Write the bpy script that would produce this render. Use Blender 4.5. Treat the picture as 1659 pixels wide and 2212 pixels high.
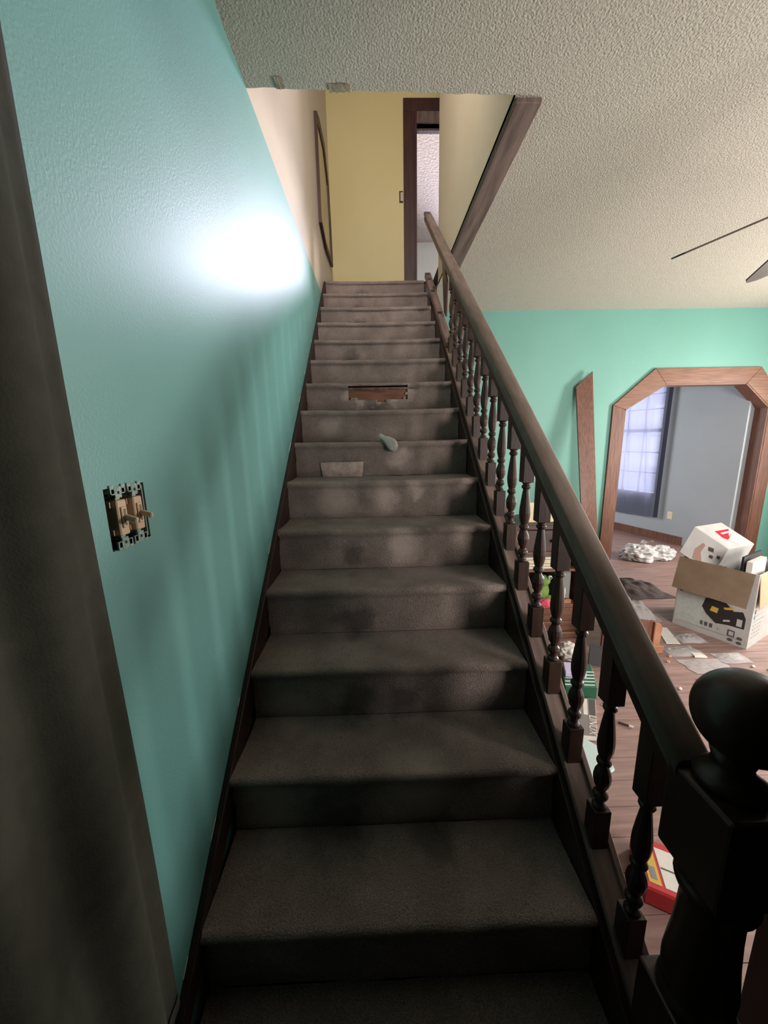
import bpy, bmesh, math, random
from mathutils import Vector, Matrix, noise
random.seed(7)
for o in list(bpy.data.objects): bpy.data.objects.remove(o)
S = bpy.context.scene
COL = S.collection

# ------------------------------------------------------------------ camera, light, exposure
cam_d = bpy.data.cameras.new('camera'); cam = bpy.data.objects.new('camera', cam_d); COL.objects.link(cam)
_rt = Vector((0.99954, -0.0237, -0.0190)); _fw = Vector((0.0198, 0.9809, -0.1935))
_fw.normalize(); _rt = (_rt - _fw*_rt.dot(_fw)).normalized(); _up = _rt.cross(_fw)
cam.matrix_world = Matrix(((_rt.x, _up.x, -_fw.x, 0.476), (_rt.y, _up.y, -_fw.y, 0.0), (_rt.z, _up.z, -_fw.z, 1.529), (0, 0, 0, 1)))
cam_d.sensor_fit = 'HORIZONTAL'; cam_d.sensor_width = 36.0; cam_d.lens = 36.0*794.92/1659.0
cam_d.clip_start = 0.02
S.camera = cam
S.view_settings.view_transform = 'Standard'; S.view_settings.look = 'None'
S.view_settings.exposure = -0.12; S.view_settings.gamma = 1.0; S.view_settings.use_curve_mapping = False
W = bpy.data.worlds.new('World'); S.world = W; W.use_nodes = True
W.node_tree.nodes['Background'].inputs[0].default_value = (0.62, 0.72, 0.95, 1); W.node_tree.nodes['Background'].inputs[1].default_value = 1.0
S.cycles.max_bounces = 10; S.cycles.diffuse_bounces = 2; S.cycles.glossy_bounces = 4; S.cycles.transparent_max_bounces = 12
S.cycles.sample_clamp_indirect = 6.0

def daylight(name, loc, direction, w, h, watts, col):
    l = bpy.data.lights.new(name, 'AREA'); l.shape = 'RECTANGLE'; l.size = w; l.size_y = h; l.energy = watts; l.color = col
    o = bpy.data.objects.new(name, l); COL.objects.link(o); o.location = loc
    d = Vector(direction).normalized(); xa = Vector((0, 0, 1)).cross(d).normalized(); ya = (-d).cross(xa)
    o.matrix_world = Matrix(((xa.x, ya.x, -d.x, loc[0]), (xa.y, ya.y, -d.y, loc[1]), (xa.z, ya.z, -d.z, loc[2]), (0, 0, 0, 1)))
    return o
UX, UY = -0.2818, 0.9595            # direction of the slanted far-room wall
NX, NY = 0.9595, 0.2818             # its outward normal
BX, BY = 4.849, 4.37                # where it starts at the back of the arch
def slant(a, b, z): return (BX + a*UX + b*NX, BY + a*UY + b*NY, z)
daylight('daylight_upstairs_window', (2.54, 8.72, 4.70), (-0.30, -0.93, -0.25), 1.16, 1.2, 200, (0.83, 0.81, 1.0)).data.spread = math.radians(90)
daylight('daylight_side_window', (5.80, 2.70, 1.45), (-1, 0, 0), 0.75, 1.35, 300, (1.0, 0.93, 0.86))
daylight('daylight_front_window', (3.25, -0.62, 1.45), (0, 1, 0), 1.5, 1.4, 190, (1.0, 0.93, 0.87))
daylight('added_fill_landing', (0.62, 1.46, 4.2), (0, 1, 0), 0.6, 1.0, 44, (1.0, 0.95, 0.88))  # added fill from an unseen window, brightens the yellow end wall
daylight('daylight_far_window', slant(1.385, 0.30, 1.5), (-NX, -NY, 0), 1.0, 1.8, 40, (0.85, 0.88, 1.0))
daylight('added_fill_far_side', (1.70, 5.9, 1.5), (1, 0, 0), 1.3, 1.3, 60, (0.95, 0.96, 1.0))  # added fill through an unseen window to lift the grey far wall

# ------------------------------------------------------------------ materials
def lin(c):
    return tuple(((v/255)/12.92 if v/255 <= 0.04045 else ((v/255+0.055)/1.055)**2.4) for v in c)
MATS = {}
def mat(name, c, rough=0.6, c2=None, scale=8.0, detail=4.0, stretch=(1, 1, 1), bump=0.0, bscale=60.0, spec=0.5, metal=0.0, mixpos=(0.35, 0.65), bdist=0.01):
    if name in MATS: return MATS[name]
    m = bpy.data.materials.new(name); m.use_nodes = True; nt = m.node_tree; b = nt.nodes['Principled BSDF']
    b.inputs['Roughness'].default_value = rough; b.inputs['Specular IOR Level'].default_value = spec; b.inputs['Metallic'].default_value = metal
    b.inputs['Base Color'].default_value = (*lin(c), 1)
    geo = nt.nodes.new('ShaderNodeNewGeometry')
    mp = nt.nodes.new('ShaderNodeMapping'); mp.inputs['Scale'].default_value = stretch
    nt.links.new(geo.outputs['Position'], mp.inputs['Vector'])
    if c2 is not None:
        n = nt.nodes.new('ShaderNodeTexNoise'); n.inputs['Scale'].default_value = scale; n.inputs['Detail'].default_value = detail
        r = nt.nodes.new('ShaderNodeValToRGB'); r.color_ramp.elements[0].position = mixpos[0]; r.color_ramp.elements[1].position = mixpos[1]
        r.color_ramp.elements[0].color = (*lin(c), 1); r.color_ramp.elements[1].color = (*lin(c2), 1)
        nt.links.new(mp.outputs[0], n.inputs['Vector']); nt.links.new(n.outputs['Fac'], r.inputs[0]); nt.links.new(r.outputs[0], b.inputs['Base Color'])
    if bump:
        n2 = nt.nodes.new('ShaderNodeTexNoise'); n2.inputs['Scale'].default_value = bscale; n2.inputs['Detail'].default_value = 3
        bp = nt.nodes.new('ShaderNodeBump'); bp.inputs['Strength'].default_value = bump; bp.inputs['Distance'].default_value = bdist
        nt.links.new(mp.outputs[0], n2.inputs['Vector']); nt.links.new(n2.outputs['Fac'], bp.inputs['Height']); nt.links.new(bp.outputs[0], b.inputs['Normal'])
    MATS[name] = m
    return m
M_teal = mat('teal_paint', (104, 166, 162), 0.50, (109, 171, 167), 1.5, bump=0.3, bscale=190, bdist=0.003, spec=0.9)
_b = M_teal.node_tree.nodes['Principled BSDF']; _b.inputs['Coat Weight'].default_value = 0.6; _b.inputs['Coat Roughness'].default_value = 0.46
M_teal_b = mat('teal_paint_back', (106, 160, 147), 0.5, (111, 165, 153), 1.5, bump=0.12, bscale=150, bdist=0.005)
M_beige = mat('beige_paint', (206, 192, 178), 0.45, (212, 199, 184), 2.0, bump=0.1, bscale=90, bdist=0.005)
M_yellow = mat('yellow_paint', (230, 212, 154), 0.5, (233, 217, 160), 1.5, bump=0.1, bscale=80, bdist=0.005)
M_cream = mat('cream_paint', (222, 208, 180), 0.5, (226, 214, 190), 2.0, bump=0.08, bscale=80, bdist=0.005)
M_ceil = mat('popcorn_ceiling', (196, 189, 176), 0.9, (180, 174, 162), 120, 3, bump=0.7, bscale=130, bdist=0.008, mixpos=(0.4, 0.7))
M_pinkceil = mat('stucco_pink', (226, 212, 204), 0.9, (205, 186, 176), 26, 4, bump=0.9, bscale=30, bdist=0.015, mixpos=(0.45, 0.7))
M_white = mat('white_paint', (214, 220, 222), 0.6, (220, 226, 228), 2, bump=0.05)
M_grey = mat('bluegrey_paint', (158, 165, 170), 0.6, (163, 170, 176), 2, bump=0.06, bscale=80, bdist=0.004)
M_panel = mat('dark_unseen_wall', (58, 42, 34), 0.6, (48, 34, 28), 5, stretch=(6, 6, 0.6))  # dark tone picked so unseen walls bounce little light onto the newel
M_dwood = mat('dark_wood', (62, 42, 33), 0.38, (46, 30, 24), 7, 6, (5, 1, 1), bump=0.1, bscale=40, bdist=0.003)
M_rail = mat('rail_wood', (138, 121, 111), 0.8, (120, 103, 93), 8, 6, (6, 1, 1), bump=0.05)
M_brown = mat('stained_trim', (122, 82, 64), 0.45, (88, 55, 43), 14, 8, (9, 9, 0.35), bump=0.06, bscale=30, bdist=0.003)
M_brownh = mat('stained_trim_across', (134, 92, 68), 0.45, (98, 64, 48), 14, 8, (0.35, 9, 9), bump=0.06, bscale=30, bdist=0.003)
M_door = mat('door_trim', (78, 44, 36), 0.5, (58, 32, 27), 6, 6, (7, 7, 0.7))
M_greyb = mat('weathered_board', (134, 112, 104), 0.6, (100, 80, 74), 5, 6, (6, 0.6, 1), bump=0.15, bscale=30, bdist=0.004)
M_plank = mat('floor_board', (156, 126, 118), 0.55, (128, 101, 94), 4, 6, (0.8, 9, 1), bump=0.12, bscale=25, bdist=0.002)
M_sub = mat('subfloor', (40, 30, 26), 0.9)
M_rawwood = mat('bare_riser_wood', (150, 100, 76), 0.6, (112, 70, 54), 7, 5, (1, 1, 9))
M_card = mat('cardboard', (130, 110, 90), 0.9, (121, 101, 82), 12)
M_cardin = mat('cardboard_light', (196, 160, 126), 0.8, (186, 150, 118), 12)
M_boxwhite = mat('box_print_white', (184, 182, 178), 0.5, (174, 173, 170), 10)
M_paper = mat('paper_white', (226, 220, 212), 0.7, (214, 208, 200), 14)
M_plastic = mat('bag_plastic', (196, 193, 192), 0.35, (176, 174, 175), 9, bump=0.25, bscale=16, bdist=0.02)
M_black = mat('black_plastic', (20, 19, 20), 0.5)
M_fur = mat('grey_fur', (112, 100, 94), 0.9, (52, 46, 44), 22, bump=0.6, bscale=90)
M_red = mat('red_card', (186, 44, 52), 0.45)
M_yel = mat('yellow_print', (206, 168, 72), 0.5)
M_green = mat('green_book', (34, 92, 66), 0.5)
M_mint = mat('pale_print', (196, 214, 204), 0.5)
M_lav = mat('lavender_pack', (196, 190, 220), 0.5)
M_cyan = mat('pale_blue_case', (196, 216, 214), 0.4)
M_linux = mat('grey_cover', (132, 124, 122), 0.5)
M_dgrey = mat('dark_grey_print', (84, 80, 80), 0.5)
M_toy = mat('lime_plush', (120, 156, 74), 0.8, (100, 136, 60), 20, bump=0.3)
M_pink = mat('pink_cloth', (214, 84, 104), 0.8, (196, 66, 90), 14, bump=0.3)
M_orange = mat('orange_wood', (180, 128, 98), 0.55, (158, 106, 78), 10)
M_creamobj = mat('cream_object', (226, 208, 172), 0.6)
M_grey2 = mat('grey_object', (130, 130, 128), 0.6)
M_metal = mat('yoke_metal', (186, 200, 190), 0.4, (130, 165, 154), 120, 2, metal=0.1)
M_ivory = mat('ivory_plastic', (226, 198, 168), 0.35)
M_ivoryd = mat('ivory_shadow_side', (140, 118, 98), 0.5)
M_boxdark = mat('box_inside', (24, 22, 24), 0.8, (44, 40, 40), 60)
M_curt = mat('olive_drape', (60, 60, 49), 0.9, (52, 52, 42), 30, bump=0.1, bscale=300)
M_sock = mat('pale_cloth', (198, 196, 186), 0.9, (176, 175, 166), 25, bump=0.3)
M_heap = mat('dark_blanket', (78, 64, 62), 0.9, (54, 44, 44), 9, bump=0.2)
M_blue = mat('blue_print', (70, 140, 176), 0.5)
M_brprint = mat('brown_print', (120, 72, 46), 0.5)
M_blade = mat('fan_blade', (92, 80, 72), 0.45, (78, 66, 58), 6, 4, (2, 2, 2))
M_mirror = mat('picture_glass', (150, 112, 88), 0.12, (70, 48, 40), 3.2, 3, spec=0.8)
M_torn = mat('torn_drywall', (168, 156, 136), 0.9, (140, 128, 112), 30)

def carpet_mat():
    m = bpy.data.materials.new('taupe_carpet'); m.use_nodes = True; nt = m.node_tree; b = nt.nodes['Principled BSDF']
    b.inputs['Roughness'].default_value = 1.0; b.inputs['Specular IOR Level'].default_value = 0.1
    if 'Sheen Weight' in b.inputs: b.inputs['Sheen Weight'].default_value = 0.15
    geo = nt.nodes.new('ShaderNodeNewGeometry'); pos = geo.outputs['Position']
    def nz(scale, det=4):
        n = nt.nodes.new('ShaderNodeTexNoise'); n.inputs['Scale'].default_value = scale; n.inputs['Detail'].default_value = det
        nt.links.new(pos, n.inputs['Vector']); return n.outputs['Fac']
    def ramp(fac, a, bb, c0, c1):
        r = nt.nodes.new('ShaderNodeValToRGB'); e = r.color_ramp.elements
        e[0].position = a; e[1].position = bb; e[0].color = (*lin(c0), 1); e[1].color = (*lin(c1), 1)
        nt.links.new(fac, r.inputs[0]); return r.outputs[0]
    base = ramp(nz(7, 5), 0.36, 0.66, (160, 142, 134), (188, 168, 159))
    fine = ramp(nz(330, 2), 0.3, 0.7, (150, 150, 150), (255, 255, 255))
    mu = nt.nodes.new('ShaderNodeMix'); mu.data_type = 'RGBA'; mu.blend_type = 'MULTIPLY'; mu.inputs['Factor'].default_value = 0.8
    nt.links.new(base, mu.inputs['A']); nt.links.new(fine, mu.inputs['B']); cur = mu.outputs['Result']
    def blot(cur, spots, col, amt):
        acc = None; wob = nt.nodes.new('ShaderNodeMath'); wob.operation = 'MULTIPLY_ADD'; wob.inputs[1].default_value = 0.16; wob.inputs[2].default_value = -0.08
        nt.links.new(nz(14, 4), wob.inputs[0])
        for (p, r) in spots:
            d = nt.nodes.new('ShaderNodeVectorMath'); d.operation = 'DISTANCE'; d.inputs[1].default_value = p; nt.links.new(pos, d.inputs[0])
            ad = nt.nodes.new('ShaderNodeMath'); ad.operation = 'ADD'; nt.links.new(d.outputs['Value'], ad.inputs[0]); nt.links.new(wob.outputs[0], ad.inputs[1])
            mr = nt.nodes.new('ShaderNodeMapRange'); mr.inputs['From Min'].default_value = r*1.15; mr.inputs['From Max'].default_value = r*0.35
            nt.links.new(ad.outputs[0], mr.inputs['Value'])
            if acc is None: acc = mr.outputs[0]
            else:
                mx = nt.nodes.new('ShaderNodeMath'); mx.operation = 'MAXIMUM'; nt.links.new(acc, mx.inputs[0]); nt.links.new(mr.outputs[0], mx.inputs[1]); acc = mx.outputs[0]
        f = nt.nodes.new('ShaderNodeMath'); f.operation = 'MULTIPLY'; f.inputs[1].default_value = amt; nt.links.new(acc, f.inputs[0])
        mi = nt.nodes.new('ShaderNodeMix'); mi.data_type = 'RGBA'; nt.links.new(f.outputs[0], mi.inputs['Factor']); nt.links.new(cur, mi.inputs['A'])
        mi.inputs['B'].default_value = (*lin(col), 1); return mi.outputs['Result']
    R = 0.2323
    Yn = lambda n: 0.44 + (n-1)*R
    dark = [((0.40, Yn(4), 0.63), .09), ((0.56, Yn(4), 0.62), .07), ((0.38, Yn(5), 0.81), .08), ((0.36, Yn(6), 1.0), .07), ((0.33, Yn(8)+.01, 1.34), .09),
            ((0.30, Yn(12), 2.10), .10), ((0.36, Yn(14), 2.49), .08), ((0.38, Yn(15), 2.68), .08), ((0.38, Yn(16), 2.88), .08), ((0.35, Yn(3), 0.42), .11),
            ((0.62, Yn(3), 0.40), .10), ((0.66, Yn(6), 1.12), .06), ((0.45, Yn(7), 1.24), .07), ((0.5, Yn(10), 1.75), .09)]
    light = [((0.50, Yn(7), 1.25), .09), ((0.60, Yn(6), 1.07), .09), ((0.28, Yn(7), 1.24), .10), ((0.66, Yn(7), 1.29), .05), ((0.22, Yn(9), 1.62), .08), ((0.58, Yn(3), 0.50), .12),
             ((0.15, Yn(4), 0.62), .09), ((0.60, Yn(8), 1.44), .07), ((0.13, Yn(3), .46), .10), ((0.29, Yn(10), 1.82), .045), ((0.72, Yn(10), 1.84), .05), ((0.50, Yn(10), 1.775), .035), ((0.38, Yn(10), 1.775), .035), ((0.61, Yn(10), 1.785), .035)]
    cur = blot(cur, dark, (84, 76, 73), 0.7)
    cur = blot(cur, light, (212, 192, 182), 0.6)
    nt.links.new(cur, b.inputs['Base Color'])
    bp = nt.nodes.new('ShaderNodeBump'); bp.inputs['Strength'].default_value = 0.8; bp.inputs['Distance'].default_value = 0.008
    nt.links.new(nz(260, 3), bp.inputs['Height']); nt.links.new(bp.outputs[0], b.inputs['Normal'])
    return m
M_carpet = carpet_mat()
M_patch = mat('carpet_backing', (214, 190, 180), 1.0, (184, 160, 150), 30, bump=0.5, bscale=250)

def glass_mat(name, tint=(1, 1, 1)):
    m = bpy.data.materials.new(name); m.use_nodes = True; nt = m.node_tree; nt.nodes.clear()
    out = nt.nodes.new('ShaderNodeOutputMaterial'); t = nt.nodes.new('ShaderNodeBsdfTransparent'); t.inputs[0].default_value = (*tint, 1)
    g = nt.nodes.new('ShaderNodeBsdfGlossy'); g.inputs['Roughness'].default_value = 0.03; mx = nt.nodes.new('ShaderNodeMixShader'); mx.inputs[0].default_value = 0.06
    nt.links.new(t.outputs[0], mx.inputs[1]); nt.links.new(g.outputs[0], mx.inputs[2]); nt.links.new(mx.outputs[0], out.inputs[0]); return m
M_glass = glass_mat('window_glass')
def sheer_mat(name, dcol, tcol, see, trans):
    m = bpy.data.materials.new(name); m.use_nodes = True; nt = m.node_tree; nt.nodes.clear()
    out = nt.nodes.new('ShaderNodeOutputMaterial'); d = nt.nodes.new('ShaderNodeBsdfDiffuse'); d.inputs[0].default_value = (*lin(dcol), 1)
    tl = nt.nodes.new('ShaderNodeBsdfTranslucent'); tl.inputs[0].default_value = (*lin(tcol), 1)
    tp = nt.nodes.new('ShaderNodeBsdfTransparent'); a = nt.nodes.new('ShaderNodeMixShader'); a.inputs[0].default_value = trans
    nt.links.new(d.outputs[0], a.inputs[1]); nt.links.new(tl.outputs[0], a.inputs[2])
    bb = nt.nodes.new('ShaderNodeMixShader'); bb.inputs[0].default_value = see
    nt.links.new(a.outputs[0], bb.inputs[1]); nt.links.new(tp.outputs[0], bb.inputs[2]); nt.links.new(bb.outputs[0], out.inputs[0]); return m
M_sheer = sheer_mat('navy_sheer', (50, 53, 70), (196, 194, 220), 0.34, 0.5)
M_film = sheer_mat('clear_film', (206, 202, 202), (215, 215, 220), 0.35, 0.2)

# ------------------------------------------------------------------ mesh helpers
class MB:
    def __init__(s): s.v = []; s.f = []; s.smooth = False
    def add(s, vs, fs):
        k = len(s.v); s.v += [tuple(v) for v in vs]; s.f += [tuple(i+k for i in f) for f in fs]; return s
    def box(s, x0, x1, y0, y1, z0, z1):
        return s.add([(x0, y0, z0), (x1, y0, z0), (x1, y1, z0), (x0, y1, z0), (x0, y0, z1), (x1, y0, z1), (x1, y1, z1), (x0, y1, z1)],
                     [(3, 2, 1, 0), (4, 5, 6, 7), (0, 1, 5, 4), (1, 2, 6, 5), (2, 3, 7, 6), (3, 0, 4, 7)])
    def prism(s, poly, fn):          # poly of 2-D points, fn(u, v, side) -> 3-D, side 0 / 1
        n = len(poly); s.add([fn(u, v, 0) for u, v in poly] + [fn(u, v, 1) for u, v in poly],
              [tuple(range(n-1, -1, -1)), tuple(range(n, 2*n))] + [(i, (i+1) % n, n+(i+1) % n, n+i) for i in range(n)]); return s
    def lathe(s, prof, c=(0, 0, 0), seg=16):
        vs = []; fs = []
        for r, z in prof:
            for k in range(seg):
                a = 2*math.pi*k/seg; vs.append((c[0]+r*math.cos(a), c[1]+r*math.sin(a), c[2]+z))
        for i in range(len(prof)-1):
            for k in range(seg):
                k2 = (k+1) % seg; fs.append((i*seg+k, i*seg+k2, (i+1)*seg+k2, (i+1)*seg+k))
        fs.append(tuple(range(seg-1, -1, -1))); n = (len(prof)-1)*seg; fs.append(tuple(range(n, n+seg)))
        return s.add(vs, fs)
    def grid(s, nu, nv, fn):
        vs = [fn(i/nu, j/nv) for j in range(nv+1) for i in range(nu+1)]; w = nu+1
        return s.add(vs, [(j*w+i, j*w+i+1, (j+1)*w+i+1, (j+1)*w+i) for j in range(nv) for i in range(nu)])
    def beam(s, p, q, w, h, side=(1, 0, 0)):
        p = Vector(p); q = Vector(q); d = (q-p).normalized(); sx = Vector(side); sx = (sx-d*sx.dot(d)).normalized(); up = d.cross(sx)
        if up.z < 0: up = -up
        vs = [c + sx*a*w/2 + up*b*h/2 for c in (p, q) for a, b in ((-1, -1), (1, -1), (1, 1), (-1, 1))]
        return s.add(vs, [(3, 2, 1, 0), (4, 5, 6, 7), (0, 1, 5, 4), (1, 2, 6, 5), (2, 3, 7, 6), (3, 0, 4, 7)])
    def mesh(s, name, off=(0, 0, 0)):
        me = bpy.data.meshes.new(name); o = Vector(off); me.from_pydata([Vector(v)-o for v in s.v], [], s.f); me.update()
        bm = bmesh.new(); bm.from_mesh(me); bmesh.ops.recalc_face_normals(bm, faces=bm.faces); bm.to_mesh(me); bm.free()
        return me
def loc_of(p): return p.matrix_world.translation if p else Vector((0, 0, 0))
WORLD = {}
def put(name, mb, m, parent=None, smooth=False, bevel=0.0, seg=1):
    """world-coordinate mesh -> object; a top-level object gets its origin at its base"""
    if parent is None:
        xs = [v[0] for v in mb.v]; ys = [v[1] for v in mb.v]; zs = [v[2] for v in mb.v]
        org = Vector(((min(xs)+max(xs))/2, (min(ys)+max(ys))/2, min(zs)))
    else: org = WORLD[parent.name]
    me = mb.mesh(name, org); me.materials.append(m)
    o = bpy.data.objects.new(name, me); COL.objects.link(o)
    if parent is None: o.location = org
    else: o.parent = parent
    WORLD[o.name] = org
    if smooth:
        for p in me.polygons: p.use_smooth = True
    if bevel:
        b = o.modifiers.new('bevel', 'BEVEL'); b.width = bevel; b.segments = seg; b.limit_method = 'ANGLE'; b.angle_limit = math.radians(40)
    return o
def thing(name, base, label=None, cat=None, group=None, kind=None):
    o = bpy.data.objects.new(name, None); o.empty_display_size = 0.05; COL.objects.link(o); o.location = base; WORLD[o.name] = Vector(base)
    return tag(o, label, cat, group, kind)
def tag(o, label=None, cat=None, group=None, kind=None):
    if label: o['label'] = label
    if cat: o['category'] = cat
    if group: o['group'] = group
    if kind: o['kind'] = kind
    return o
def struct(name, mb, m, label, cat, **k): return tag(put(name, mb, m, **k), label, cat, kind='structure')
def holed(mb, u0, u1, z0, z1, holes, fn):
    """wall sheet with thickness: cells of a grid around rectangular holes; fn(u, z, side)"""
    us = sorted(set([u0, u1]+[h[0] for h in holes]+[h[1] for h in holes])); zs = sorted(set([z0, z1]+[h[2] for h in holes]+[h[3] for h in holes]))
    us = [u for u in us if u0 <= u <= u1]; zs = [z for z in zs if z0 <= z <= z1]
    inside = lambda i, j: any(h[0] <= (us[i]+us[i+1])/2 <= h[1] and h[2] <= (zs[j]+zs[j+1])/2 <= h[3] for h in holes)
    solid = {(i, j) for i in range(len(us)-1) for j in range(len(zs)-1) if not inside(i, j)}
    for i, j in solid:
        a, b, c, d = us[i], us[i+1], zs[j], zs[j+1]
        mb.add([fn(a, c, 0), fn(b, c, 0), fn(b, d, 0), fn(a, d, 0), fn(a, c, 1), fn(b, c, 1), fn(b, d, 1), fn(a, d, 1)], [(0, 1, 2, 3), (7, 6, 5, 4)])
        k = len(mb.v)-8
        if (i-1, j) not in solid: mb.f.append((k, k+3, k+7, k+4))
        if (i+1, j) not in solid: mb.f.append((k+1, k+5, k+6, k+2))
        if (i, j-1) not in solid: mb.f.append((k, k+4, k+5, k+1))
        if (i, j+1) not in solid: mb.f.append((k+3, k+2, k+6, k+7))
    return mb
def nv(p, s, seed=0.0): return noise.noise(Vector((p[0]*s+seed, p[1]*s+seed*1.7, p[2]*s-seed)))

# ------------------------------------------------------------------ stair numbers
RISE, RUN, Y1 = 0.19, 0.2323, 0.44
SL = RISE/RUN
def NL(y): return RISE + (y-Y1)*SL          # nosing line
def YN(n): return Y1 + (n-1)*RUN
XW = 0.015; XL, XR = 0.033, 0.988
ZC = 2.855; ZL = 16*RISE; ZU = 5.50
YB = 4.2475; YE = 4.92; XU = 1.065; YC = 3.571

# ------------------------------------------------------------------ structure
SWH = (0.627, 0.737, 1.345, 1.455)
wl = holed(MB(), -2.0, YE+0.12, 0, ZC, [SWH], lambda u, z, s: (XW-0.12*s, u, z))
struct('wall_left', wl, M_teal, 'glossy teal wall along the left side of the stairs', 'wall')
struct('wall_left_upper', MB().box(XW-0.12, XW, 1.55, YE+0.12, ZC, ZU), M_beige, 'beige upper wall above the teal paint line beside the stairwell', 'wall')
# back wall with the chamfered arch opening
AX0, AX1, AT, AC = 3.30, 4.965, 2.075, 1.81
AXL, AXR = 3.735, 4.66
mb = holed(MB(), 1.07, 5.72, 0, ZC, [(AX0, AX1, -0.01, AT)], lambda u, z, s: (u, YB+0.12*s, z))
mb.prism([(AX0, AC), (AXL, AT), (AX0, AT)], lambda u, v, s: (u, YB+0.12*s, v))
mb.prism([(AX1, AC), (AX1, AT), (AXR, AT)], lambda u, v, s: (u, YB+0.12*s, v))
struct('wall_back', mb, M_teal_b, 'teal wall at the back of the room with the arched opening', 'wall')
# right and front walls of the room (outside the frame)
struct('wall_right', holed(MB(), -0.52, YB, 0, ZC, [(2.3, 3.1, 0.75, 2.15)], lambda u, z, s: (5.60+0.12*s, u, z)), M_teal_b, 'teal wall on the right side with a window', 'wall')
struct('wall_front', holed(MB(), 1.05, 5.72, 0, ZC, [(2.45, 4.05, .7, 2.2)], lambda u, z, s: (u, -.40-.12*s, z)), M_panel, 'unseen wall behind the newel post, darkened to cut bounced light', 'wall')  # unseen wall, set close and dark to keep the foreground black
mb = MB().box(1.05, 1.17, -2.0, -0.52, 0, ZC); mb.box(1.32, 1.44, -0.40, 0.62, 0, ZC); mb.box(XW-0.12, 1.17, -2.12, -2.0, 0, ZC)  # middle box is an added unseen stub blocking window light from lower steps
struct('wall_hall_and_blocker', mb, M_panel, 'dark hall walls behind the camera plus an added stub blocking window light', 'wall')
struct('wall_under_landing', MB().box(XW, 1.8, YB+.0005, YB+.1195, 0, ZC).box(XW-.12, 1.8, 4.37, 4.45, 0, ZC) if False else MB().box(XW, 1.069, YB+.01, YB+.11, 0, ZC+.02), M_panel, 'closing wall beneath the landing', 'wall')
# ceiling with a ragged drywall edge at the stair opening
cb = MB()
edge = []
for k in range(61):
    t = k/60; x = XW + t*(XU-XW); e = 1.70 + 0.035*t + 0.006*nv((x, 0, 0), 14, 3) + (0.008*max(0, nv((x, 1, 0), 40, 9)) if x < 0.75 else 0.002*nv((x, 1, 0), 40, 9))
    edge.append((x, e))
poly = [(XW, -2.0)] + edge[:1] + edge[1:] + [(XU, -2.0)]
for a, b in zip(edge[:-1], edge[1:]):
    cb.add([(a[0], -2.0, ZC), (b[0], -2.0, ZC), (b[0], b[1], ZC), (a[0], a[1], ZC), (a[0], -2.0, ZC+.02), (b[0], -2.0, ZC+.02), (b[0], b[1], ZC+.02), (a[0], a[1], ZC+.02)],
           [(0, 3, 2, 1), (4, 5, 6, 7), (3, 7, 6, 2)])
cb.box(XU, 5.72, -2.0, 7.6, ZC, ZC+0.02)
ceil = struct('ceiling', cb, M_ceil, 'grey popcorn textured ceiling with a ragged edge at the stairwell', 'ceiling')
tb = MB().box(0.135, 0.16, 1.672, 1.70, ZC-0.006, ZC-0.001)
put('torn_edge', MB().grid(6, 2, lambda u, v: (0.13+0.03*u, 1.655+0.05*v, ZC-0.002-0.004*abs(nv((u*3, v*3, 0), 2, 5)))), M_torn, ceil)
put('torn_edge', MB().grid(8, 2, lambda u, v: (0.33+0.08*u, 1.685+0.035*v+0.01*nv((u*5, v, 0), 1, 2), ZC-0.002-0.004*abs(nv((u*3, v*3, 1), 2, 6)))), M_torn, ceil)
# slab over the room and upstairs shell
struct('floor_upper', MB().box(XW-.12, 4.12, 3.95, 8.7, ZC+.02, ZL-.005).box(XU+.01, 4.12, YC-.1, 3.95, ZC+.021, ZL-.005), M_sub, 'upper floor slab at the head of the stairs', 'floor')
struct('wall_stairwell_right', MB().box(XU, XU+0.1, 1.6, YC, ZC+.001, ZU), M_cream, 'cream wall on the right of the stairwell above the ceiling', 'wall')
struct('wall_stairwell_front', holed(MB(), XW, XU, ZC+.03, ZU, [(.30, .94, 3.65, 4.75)], lambda u, z, s: (u, 1.66-.11*s, z)), M_beige, 'beige wall over the front of the stairwell', 'wall')
struct('wall_stairwell_end', holed(MB(), XW-.12, 4.12, ZL-.1, ZU, [(1.03, 1.83, ZL-.2, 5.02)], lambda u, z, s: (u, YE+.12*s, z)), M_yellow, 'pale yellow wall with a doorway at the head of the stairs', 'wall')
struct('wall_hall_upper', MB().box(XU+.1, 3.1, YC-.1, YC, ZL-.01, ZU).box(3.0, 3.1, YC, YE, ZL-.01, ZU), M_cream, 'cream walls of the upstairs hall', 'wall')
struct('ceiling_upper', MB().box(XW-.12, 4.12, 1.5, 8.75, ZU, ZU+.05), M_pinkceil, 'pinkish stucco ceiling of the upper floor', 'ceiling')
struct('wall_bedroom', holed(MB(), .5, 4.12, ZL-.1, ZU, [(1.96, 3.12, 4.1, 5.3)], lambda u, z, s: (u, 8.50+.12*s, z)).box(.5, .6, YE+.12, 8.5, ZL, ZU).box(4.0, 4.12, YE+.12, 8.5, ZL, ZU), M_white, 'bluish white walls of the room beyond the upstairs doorway', 'wall')
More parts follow.
